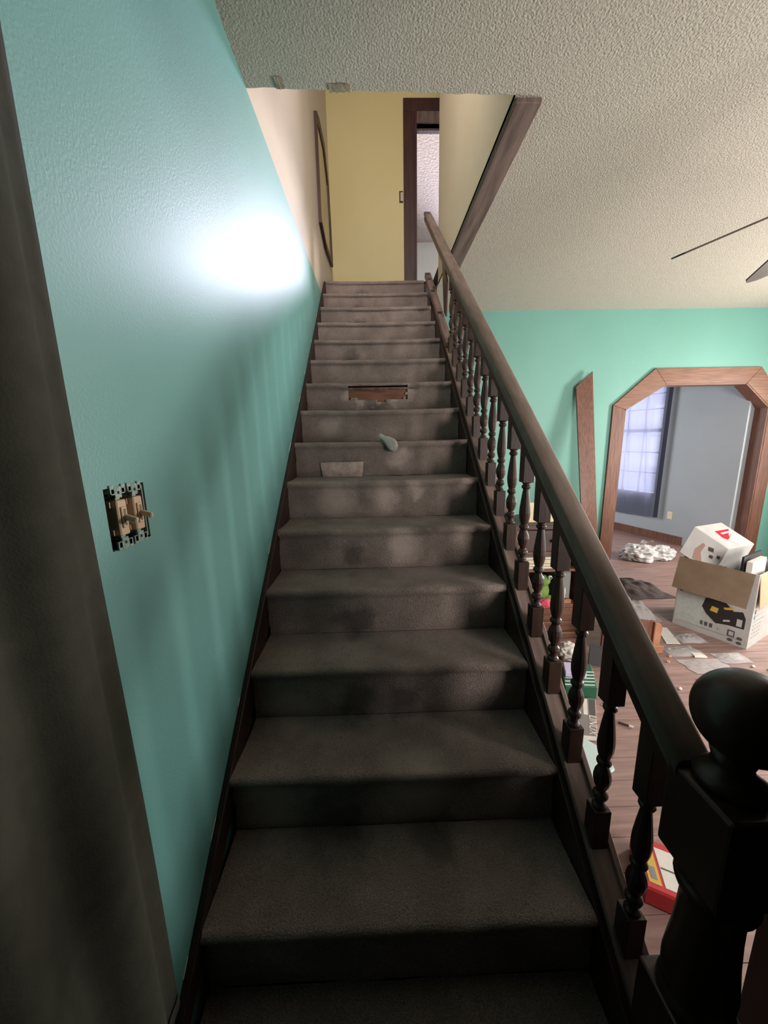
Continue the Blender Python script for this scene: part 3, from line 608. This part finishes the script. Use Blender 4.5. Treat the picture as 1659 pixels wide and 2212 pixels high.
def flap(p, q, d, wid, m_):
    p, q, d = Vector(p), Vector(q), Vector(d).normalized()*wid; nn = (q-p).cross(d).normalized()*.004
    return put('flap', MB().add([p, q, q+d, p+d, p+nn, q+nn, q+d+nn, p+d+nn], [(0, 1, 2, 3), (7, 6, 5, 4), (0, 4, 5, 1), (1, 5, 6, 2), (2, 6, 7, 3), (3, 7, 4, 0)]), m_, bx)
flap(bp(.02, -.001, HB), bp(LU+.01, -.001, HB+.01), -ew*.28 + Vector((0, 0, -1)), .25, M_card)
flap(bp(-.001, .02, HB-.01), bp(-.001, LW, HB-.01), -eu*.10 + Vector((0, 0, -1)), .235, M_cardin)  # paler card on this flap paints the light falling on its side
flap(bp(LU+.001, .02, HB), bp(LU+.001, LW, HB), eu*.12 + Vector((0, 0, -1)), .22, M_card)
flap(bp(0, LW+.001, HB), bp(LU, LW+.001, HB), ew*.12 + Vector((0, 0, -1)), .22, M_card)
def pr(name, poly, m_, w=-.0008):          # flat print on the camera-side panel: (u from the right corner, z)
    put(name, MB().prism(poly, lambda u, v, s: bp(u, w-.0005*s, v)), m_, bx)
def rc(u0, u1, z0, z1): return [(u0, z0), (u1, z0), (u1, z1), (u0, z1)]
M_pgrey = mat('print_grey', (172, 176, 170), 0.5, (160, 164, 158), 60); M_pdark = mat('print_dark', (38, 36, 36), 0.5)
pr('printed_panel', rc(.275, .455, .05, .33), mat('print_pale', (190, 196, 190), .5, (178, 184, 178), 40))
pr('printed_machine', [(.03, .14), (.12, .135), (.19, .12), (.25, .17), (.285, .22), (.27, .29), (.22, .325), (.15, .30), (.10, .25), (.05, .265), (.03, .22)], M_pdark, -.0014)
pr('printed_machine', [(.19, .20), (.235, .205), (.225, .245), (.185, .24)], M_yel, -.0022)
pr('printed_machine', [(.095, .262), (.15, .245), (.16, .258), (.105, .278)], M_yel, -.0022)
pr('printed_machine', rc(.045, .075, .15, .205), M_boxwhite, -.0022)
pr('printed_machine', [(.11, .165), (.15, .15), (.15, .165), (.115, .178)], M_boxwhite, -.0022)
for u in (.275, .245, .215, .165): pr('printed_icon', rc(u-.009, u+.009, .072, .105 if u > .2 else .092), M_pgrey if u < .2 else M_dgrey)
pr('printed_icon', rc(.075, .115, .055, .105), M_dgrey); pr('printed_icon', rc(.082, .108, .065, .095), M_boxwhite, -.002)
for u, z in ((.045, .06), (.045, .025), (.095, .03)): pr('printed_icon', [(u+.016*math.cos(a*math.pi/5), z+.012*math.sin(a*math.pi/5)) for a in range(10)], M_dgrey)
pr('printed_icon', [(.43+.012*math.cos(a*math.pi/5), .305+.012*math.sin(a*math.pi/5)) for a in range(10)], M_dgrey, -.0018)
pr('printed_line', rc(.03, .30, .048, .0495), M_dgrey)
def pr2(name, poly, m_, d=-.0008): put(name, MB().prism(poly, lambda w, v, s: bp(d-.0005*s, w, v)), m_, bx)
for z, m_ in ((.275, M_brprint), (.235, M_blue)):
    pr2('printed_icon', [(.05+.018*math.cos(a*math.pi/6), z+.016*math.sin(a*math.pi/6)) for a in range(12)], m_)
    pr2('printed_icon', [(.055+.009*math.cos(a*math.pi/6), z+.008*math.sin(a*math.pi/6)) for a in range(12)], M_boxwhite, -.0018)
    for q in (0, .012): pr2('printed_line', rc(.085, .20, z-.004+q, z+.001+q), M_pgrey)
pr2('printed_line', rc(.03, .22, .198, .2), M_dgrey)
for a in range(4):
    for b in range(4): pr2('printed_icon', rc(.05+.04*a, .068+.04*a, .07+.03*b, .084+.03*b), M_pgrey)
# contents
ct = thing('carton', (3.15, 2.85, .5), 'small white carton with red label tilted on the open box', 'carton')
P_ = lambda x, y_, z: Vector((x, y_, z))
A_ = P_(2.985, 2.775, .808); B_ = P_(3.30, 2.88, .810); D_ = P_(3.175, 2.66, .652); E_ = P_(2.865, 2.745, .610)
e1 = (B_-A_); e2 = (D_-A_); e3 = (E_-A_)
def cube3(o, a, b, c): return MB().add([o, o+a, o+a+b, o+b, o+c, o+a+c, o+a+b+c, o+b+c], [(3, 2, 1, 0), (4, 5, 6, 7), (0, 1, 5, 4), (1, 2, 6, 5), (2, 3, 7, 6), (3, 0, 4, 7)])
put('body', cube3(A_, e1, e2, e3), mat('carton_white', (172, 170, 168), 0.95, (164, 162, 160), 10, spec=0.1), ct, bevel=.004)
nt_ = e1.cross(e2).normalized();  nt_ = nt_ if nt_.z > 0 else -nt_
def onface(o, a, b, nn, poly, m_, name='label_print', lift=.001):
    q = [o+a*u+b*v+nn*lift for u, v in poly]; q2 = [p+nn*.0006 for p in q]; n = len(q)
    put(name, MB().add(q+q2, [tuple(range(n)), tuple(range(2*n-1, n-1, -1))]+[(i, (i+1) % n, n+(i+1) % n, n+i) for i in range(n)]), m_, ct)
onface(A_, e1, e2, nt_, [(.38, .30), (.90, .30), (.62, .52), (.45, .74), (.32, .60)], mat('carton_red', (176, 36, 48), 0.95, spec=0.05))
onface(A_, e1, e2, nt_, [(.36, .70), (.84, .48), (.95, .66), (.52, .92)], M_creamobj, lift=.0016)
onface(A_, e1, e2, nt_, [(.66, .52), (.80, .50), (.84, .60), (.70, .64)], M_dgrey, lift=.0024)
onface(A_, e1, e2, nt_, [(.46, .40), (.78, .38), (.76, .43), (.46, .46)], M_paper, lift=.0018)
ns_ = e2.cross(e3).normalized(); ns_ = ns_ if ns_.y < 0 else -ns_
onface(A_, e2, e3, ns_, [(.30, .62), (.40, .30), (.48, .32), (.46, .60), (.62, .88), (.36, .92)], M_brprint)
onface(A_, e2, e3, ns_, [(.56, .30), (.70, .26), (.74, .38), (.60, .42)], M_heap)
onface(A_, e2, e3, ns_, [(.68, .50), (.78, .48), (.79, .58), (.69, .60)], M_heap)
onface(A_, e2, e3, ns_, [(.85, .38), (.93, .36), (.94, .46), (.86, .48)], M_heap)
fz = MB(); fz = blob(bp(.235, .085, .45), (.075, .065, .09), 3, .2, 3, 4)
tag(put('fur_bundle', fz, M_fur, smooth=True), 'dark grey furry bundle stuffed in the open box below the carton', 'bundle')
tag(put('black_bag', blob(bp(.28, .33, .22), (.12, .11, .15), 8, .2, 2.5, 4, crease=.1), M_black, smooth=True), 'crumpled black plastic bag filling the open cardboard box', 'bag')
pb = thing('paper_packet', tuple(bp(.05, .20, .45)), 'blank white paper packet standing up in the open box', 'packet')
k0 = bp(.055, .05, .43); ka = (eu*-.02+ew*.17+Vector((0, 0, .02))); kb = eu*.035; kc = Vector((-.015, -.01, .20))
put('sleeve', cube3(k0, ka, kb, kc), M_paper, pb, bevel=.002)
put('fold_line', cube3(k0+kc*.42+ka*.05-eu*.0015, ka*.8, eu*.001, kc*.015), M_dgrey, pb)
put('folder', cube3(bp(.10, .02, .40), ew*.32, eu*.012, Vector((0, 0, .26))), M_black, pb)

# ------------------------------------------------------------------ clutter on the floor
pbag = thing('plastic_bag', (3.83, 4.32, 0), 'crumpled white plastic bag lying in the arched opening', 'plastic bag')
put('bag_body', blob((3.74, 4.33, .075), (.21, .15, .115), 4, .30, 1.5, 5, flat=.072, crease=.30), M_plastic, pbag, smooth=True)
put('bag_body', blob((3.99, 4.32, .07), (.16, .13, .10), 11, .25, 1.4, 5, flat=.067, crease=.26), M_plastic, pbag, smooth=True)
def hnd(u, v): return (3.79+.17*u, 4.43-.03*v+.02*math.sin(5*u), .15+.05*u+.05*v*math.sin(math.pi*min(1, .15+u))+.015*math.sin(9*u))
put('bag_handle', MB().grid(14, 5, hnd), M_plastic, pbag, smooth=True)
put('bag_handle', MB().grid(14, 5, lambda u, v: (3.56+.10*u, 4.22+.05*v+.02*math.sin(6*u), .018+.03*abs(math.sin(4*u+v)))), M_plastic, pbag, smooth=True)
def heap(cx, cy, rx, ry, h, seed, nu=36):
    def f(u, v):
        a = 2*u-1; b = 2*v-1; r2 = min(1, a*a+b*b); z = h*(1-r2)**.8*(.6+.7*abs(nv((a, b, 0), 2.6, seed))) + .010*abs(nv((a, b, 0), 8, seed))*(1-r2)
        return (cx+rx*a*(1+.15*nv((a, b, 0), 1.5, seed)), cy+ry*b*(1+.15*nv((b, a, 0), 1.5, seed)), max(.003, z+.003))
    return MB().grid(nu, nu, f)
tag(put('blanket', heap(3.02, 3.42, .28, .24, .10, 3), M_heap, smooth=True), 'dark crumpled blanket on the floor behind the hand rail', 'blanket')
tag(put('plastic_wrap', heap(2.68, 2.94, .16, .18, .13, 9), M_film, smooth=True), 'pile of cloudy plastic wrap on the floor left of the open box', 'plastic wrap')
tag(put('plastic_sheet', heap(2.64, 2.345, .12, .07, .02, 5, 22), M_film, smooth=True), 'thin plastic sheet on the floor nearest the wooden footboard', 'plastic sheet')
tag(put('plastic_sheet', heap(2.90, 2.24, .10, .06, .015, 6, 22), M_film, smooth=True), 'thin plastic sheet on the floor below the box corner', 'plastic sheet')
tag(put('plastic_sheet', heap(2.66, 2.16, .14, .08, .012, 7, 22), M_film, smooth=True), 'thin plastic sheet lying closest to the newel ball', 'plastic sheet')
tag(put('plastic_sheet', heap(2.82, 2.50, .10, .07, .03, 12, 22), M_film, smooth=True), 'thin plastic sheet against the printed side of the box', 'plastic sheet')
def flat(name, pts, h, m_, label, cat, z0=.001):
    return tag(put(name, MB().prism(pts, lambda u, v, s: (u, v, z0+h*s)), m_, bevel=.001), label, cat)
flat('paper_sheet', [(2.60, 2.44), (2.70, 2.43), (2.78, 2.66), (2.71, 2.68)], .004, M_paper, 'white folded paper on the floor right of the wooden footboard', 'paper')
flat('paper_scrap', [(2.90, 2.22), (2.97, 2.21), (2.99, 2.28), (2.92, 2.29)], .003, M_paper, 'white paper scrap below the corner of the open box', 'paper')
flat('paper_scrap', [(2.66, 2.26), (2.74, 2.25), (2.73, 2.30), (2.67, 2.31)], .012, M_paper, 'white paper scrap among the plastic sheets', 'paper')
fb = thing('wooden_footboard', (2.38, 2.34, 0), 'reddish wooden furniture end with a foot standing behind the hand rail', 'furniture part')
put('panel', MB().prism([(2.05, .03), (2.41, .03), (2.41, .235), (2.30, .255), (2.05, .262)], lambda u, v, s: (u, 2.345+.018*s, v)), M_brown, fb, bevel=.003)
put('post', MB().prism([(2.405, .05), (2.455, .05), (2.462, .20), (2.445, .228), (2.405, .238)], lambda u, v, s: (u, 2.325+.05*s, v)), M_orange, fb, bevel=.004)
put('foot', MB().prism([(2.412, 0), (2.485, 0), (2.488, .05), (2.46, .062), (2.41, .055)], lambda u, v, s: (u, 2.32+.06*s, v)), M_orange, fb, bevel=.005)

# shelf unit behind the balusters
sh = thing('bookcase', (1.77, 2.78, 0), 'low brown wooden shelf unit with a moulded plinth behind the balusters', 'shelf')
X0, X1, F, B2 = 1.50, 2.03, 2.60, 2.98
M_shelf = mat('shelf_wood', (120, 82, 62), 0.5, (96, 62, 46), 6, 5, (1, 6, 6)); M_shelfd = mat('shelf_wood_dark', (70, 48, 42), 0.5, (56, 38, 34), 6, 5, (1, 6, 6))
put('top', MB().box(X0-.015, X1+.015, F-.02, B2, .86, .895), M_shelfd, sh, bevel=.004)
put('side_panel', MB().box(X0, X0+.02, F, B2, .03, .86), M_shelf, sh); put('side_panel', MB().box(X1-.02, X1, F, B2, .03, .86), M_shelf, sh)
put('back_panel', MB().box(X0+.02, X1-.02, B2-.01, B2, .03, .86), M_shelf, sh)
dw = put('drawer_front', MB().box(X0+.022, X1-.022, F-.012, F+.01, .69, .855), M_shelfd, sh, bevel=.004)
put('knob', MB().lathe([(.006, 0), (.006, .012), (.014, .018), (.012, .028), (.002, .03)], (0, 0, 0), 12), M_dwood, dw)
kn = [c for c in dw.children][0]
for v in kn.data.vertices: x_, y_, z_ = v.co + WORLD[dw.name]; v.co = Vector((1.765+x_, F-.012-z_, .775+y_)) - WORLD[dw.name]
put('shelf', MB().box(X0+.02, X1-.02, F, B2-.01, .665, .685), M_shelf, sh)
put('shelf', MB().box(X0+.02, X1-.02, F+.02, B2-.01, .52, .54), M_shelf, sh)
put('shelf', MB().box(X0+.02, X1-.02, F-.005, B2-.01, .235, .265), M_shelf, sh, bevel=.003)
put('plinth', MB().box(X0, X1, F-.015, F+.01, .03, .235), M_shelf, sh, bevel=.003)
put('moulding', MB().box(X0-.01, X1+.01, F-.035, F-.015, .105, .135), M_shelf, sh, bevel=.006)
put('moulding', MB().box(X0-.015, X1+.015, F-.045, F+.02, 0, .05), M_shelf, sh, bevel=.008)
cbx = thing('cream_basket', (1.70, 2.72, .895), 'cream carton on top of the shelf unit behind the balusters', 'carton')
put('body', MB().box(1.60, 1.81, 2.66, 2.78, .896, .975), M_creamobj, cbx, bevel=.006); put('flap', MB().box(1.60, 1.66, 2.655, 2.66, .975, 1.05), M_creamobj, cbx)
for k in range(5):
    z0 = .5405+.018*k
    tag(put('paper_stack' if k == 0 else 'paper_stack', MB().box(1.55+.012*k, 1.86-.015*(k % 2), 2.63+.01*(k % 3), 2.84, z0, z0+.0165), M_paper if k % 2 == 0 else M_creamobj, bevel=.003),
        ['lowest', 'second lowest', 'middle', 'second highest', 'topmost'][k] + ' pale paper pad of the pile on the upper shelf', 'paper', 'paper pads on the shelf')
tg_ = tag(put('grey_case', MB().box(1.85, 1.97, 2.66, 2.80, .266, .50), M_grey2, bevel=.01), 'grey case at the right end of the lower shelf', 'case')
fr = thing('plush_frog', (1.68, 2.64, .265), 'lime green plush toy with white eyes on the lower shelf', 'plush toy')
put('body', blob((1.725, 2.66, .355), (.075, .05, .08), 2, .06, 2, 3), M_toy, fr, smooth=True)
put('head', blob((1.74, 2.64, .445), (.055, .04, .045), 5, .05, 2, 3), M_toy, fr, smooth=True)
for x in (1.715, 1.775):
    e_ = put('eye', blob((x, 2.606, .480), (.017, .014, .017), 1, 0, 1, 2), M_mint, fr, smooth=True); put('pupil', blob((x+.002, 2.594, .481), (.007, .005, .008), 1, 0, 1, 2), M_black, e_, smooth=True)
put('leg', blob((1.67, 2.65, .295), (.035, .04, .028), 6, .1, 2, 3), M_toy, fr, smooth=True); put('leg', blob((1.79, 2.65, .295), (.03, .04, .028), 7, .1, 2, 3), M_toy, fr, smooth=True)
tag(put('pink_cloth', blob((1.735, 2.572, .285), (.055, .02, .04), 12, .25, 2.5, 4), M_pink, smooth=True), 'bright pink cloth hanging over the front of the lower shelf', 'cloth')
tag(put('orange_block', MB().box(1.86, 1.95, 2.60, 2.635, .266, .30), M_orange, bevel=.004), 'small orange wooden block on the lower shelf edge', 'block')
hp = thing('tool_handle', (1.90, 2.617, .30), 'pale slim figurine on the orange block on the lower shelf', 'figurine')
put('stem', MB().lathe([(.008, .3005), (.006, .33), (.009, .36), (.005, .39)], (1.90, 2.617, 0), 10), M_paper, hp); put('base', MB().lathe([(.014, .3005), (.014, .306)], (1.90, 2.617, 0), 12), M_black, hp)

# books and boxes on the floor by the stairs
gb = thing('green_box', (1.68, 2.0, 0), 'dark green striped game box on the floor beside the stairs', 'box')
put('body', MB().prism([(1.56, 1.90), (1.74, 1.88), (1.83, 2.10), (1.64, 2.13)], lambda u, v, s: (u, v, .001+.085*s)), M_green, gb, bevel=.003)
for k in range(5): put('stripe', MB().prism([(1.565+.018*k*.9, 1.91+.03*k), (1.735+.018*k*.9, 1.893+.03*k), (1.739+.018*k*.9, 1.903+.03*k), (1.569+.018*k*.9, 1.92+.03*k)], lambda u, v, s: (u, v, .0862+.0008*s)), M_mint, gb)
for k in range(4): put('stripe', MB().prism([(1.742, .02+.016*k), (1.825, .02+.016*k), (1.825, .026+.016*k), (1.742, .026+.016*k)], lambda u, v, s: (u, 1.8805+(u-1.742)*2.44-.0025-.001*s, v)), M_mint, gb)
tag(put('lavender_packet', MB().prism([(1.60, 1.98), (1.72, 1.96), (1.76, 2.07), (1.64, 2.09)], lambda u, v, s: (u, v, .0875+.03*s)), M_lav, bevel=.004), 'pale lavender packet on top of the green striped box', 'packet')
tag(put('crumpled_paper', blob((1.79, 2.30, .055), (.075, .07, .06), 21, .3, 3, 4, flat=.052, crease=.2), M_paper, smooth=True), 'crumpled white paper ball on the floor beneath the plinth', 'paper')
tag(put('dark_folder', MB().prism([(1.89, 2.22), (1.99, 2.18), (2.01, 2.22), (1.91, 2.26)], lambda u, v, s: (u+.02*s, v+.03*s, .001+.11*s)), mat('slate_folder', (60, 60, 62), .6)), 'dark slate folder propped beside the crumpled paper', 'folder')
bk = thing('book', (1.58, 1.72, 0), 'grey computer book lying flat on the floor beside the stairs', 'book')
q = [(1.47, 1.60), (1.565, 1.585), (1.715, 1.85), (1.60, 1.875)]
put('pages', MB().prism([(a+.002, b+.002) for a, b in q], lambda u, v, s: (u, v, .004+.026*s)), M_paper, bk)
put('cover', MB().prism(q, lambda u, v, s: (u, v, .030+.003*s)), M_linux, bk, bevel=.001); put('cover', MB().prism(q, lambda u, v, s: (u, v, .001+.003*s)), M_linux, bk)
def bq(u, v): a = Vector(q[0]).lerp(Vector(q[1]), u); b = Vector(q[3]).lerp(Vector(q[2]), u); r = a.lerp(b, v); return (r.x, r.y)
put('cover_print', MB().prism([bq(.70, .52), bq(.98, .52), bq(.98, .97), bq(.70, .97)], lambda u, v, s: (u, v, .0332+.0004*s)), M_dgrey, bk)
put('cover_print', MB().prism([bq(.42, .52), bq(.62, .52), bq(.62, .97), bq(.42, .97)], lambda u, v, s: (u, v, .0332+.0004*s)), M_paper, bk)
tx = bpy.data.curves.new('title', 'FONT'); tx.body = 'LINUX'; tx.size = .052; tx.extrude = .0004; tx.align_x = 'CENTER'; tx.align_y = 'CENTER'
to = bpy.data.objects.new('title_tmp', tx); COL.objects.link(to); dg = bpy.context.evaluated_depsgraph_get(); tme = bpy.data.meshes.new_from_object(to.evaluated_get(dg)); bpy.data.objects.remove(to)
tme.materials.append(M_paper); tt = bpy.data.objects.new('title_lettering', tme); COL.objects.link(tt); tt.parent = bk
c_ = bq(.82, .26); tt.location = Vector((c_[0], c_[1], .0340)) - WORLD['book']; dvec = Vector(q[1])-Vector(q[2]); tt.rotation_euler = (0, 0, math.atan2(dvec.y, dvec.x))
WORLD[tt.name] = WORLD['book']
tag(put('white_case', MB().prism([(1.335, 1.335), (1.45, 1.335), (1.545, 1.53), (1.49, 1.60), (1.40, 1.60)], lambda u, v, s: (u, v, .001+.028*s)), M_cyan, bevel=.006), 'pale bluish white flat case on the floor by the shoe rail', 'case')
tag(put('white_shard', MB().prism([(1.52, 1.40), (1.55, 1.415), (1.555, 1.45), (1.53, 1.445)], lambda u, v, s: (u, v, .001+.012*s)), M_cyan, bevel=.003), 'small white shard beside the pale flat case', 'shard')
rb = thing('red_box', (1.42, .98, 0), 'red carton with yellow and white label behind the newel post', 'carton')
rq = [(1.33, .93), (1.46, .86), (1.53, 1.03), (1.40, 1.10)]
put('body', MB().prism(rq, lambda u, v, s: (u, v, .001+.07*s)), M_red, rb, bevel=.006)
def rqf(u, v): a = Vector(rq[0]).lerp(Vector(rq[1]), u); b = Vector(rq[3]).lerp(Vector(rq[2]), u); r = a.lerp(b, v); return (r.x, r.y)
put('yellow_label', MB().prism([rqf(.12, .12), rqf(.36, .12), rqf(.36, .88), rqf(.12, .88)], lambda u, v, s: (u, v, .0712+.0006*s)), M_yel, rb)
put('white_label', MB().prism([rqf(.42, .12), rqf(.80, .12), rqf(.80, .84), rqf(.42, .84)], lambda u, v, s: (u, v, .0712+.0006*s)), M_paper, rb)
put('label_line', MB().prism([rqf(.44, .45), rqf(.78, .45), rqf(.78, .48), rqf(.44, .48)], lambda u, v, s: (u, v, .0718+.0006*s)), M_dgrey, rb)
put('label_mark', MB().prism([rqf(.18, .2), rqf(.30, .2), rqf(.30, .42), rqf(.18, .42)], lambda u, v, s: (u, v, .0718+.0006*s)), M_grey2, rb)
pn = thing('pencil', (1.78, 1.685, 0), 'small pencil stub on the bare floor boards', 'pencil')
put('shaft', MB().beam((1.754, 1.701, .006), (1.795, 1.674, .006), .010, .010), M_shelfd, pn, bevel=.002); put('tip', MB().beam((1.795, 1.674, .006), (1.812, 1.663, .006), .007, .007), M_paper, pn)
flat('wood_sliver', [(1.60, 1.80), (1.69, 1.79), (1.69, 1.796), (1.60, 1.807)], .003, M_cardin, 'thin pale wood sliver right of the grey book', 'sliver') if False else None
tag(put('wood_sliver', MB().beam((1.745, 1.835, .003), (1.84, 1.87, .003), .007, .004), M_cardin), 'thin pale wood sliver right of the grey book', 'sliver')
spots = [(2.50, 2.28), (2.56, 2.36), (2.44, 2.22), (2.62, 2.08), (2.48, 2.02), (2.95, 2.14), (3.02, 2.10), (2.34, 2.16), (2.70, 2.05), (2.30, 1.95)]
for k, (x, y_) in enumerate(spots):
    tag(put('debris_crumb', blob((x, y_, .006), (.012, .009, .007), k, .4, 2, 2), M_paper if k % 2 else M_cardin), 'tiny pale crumb of debris on the floor between the newel ball and the open box', 'debris', 'floor crumbs')
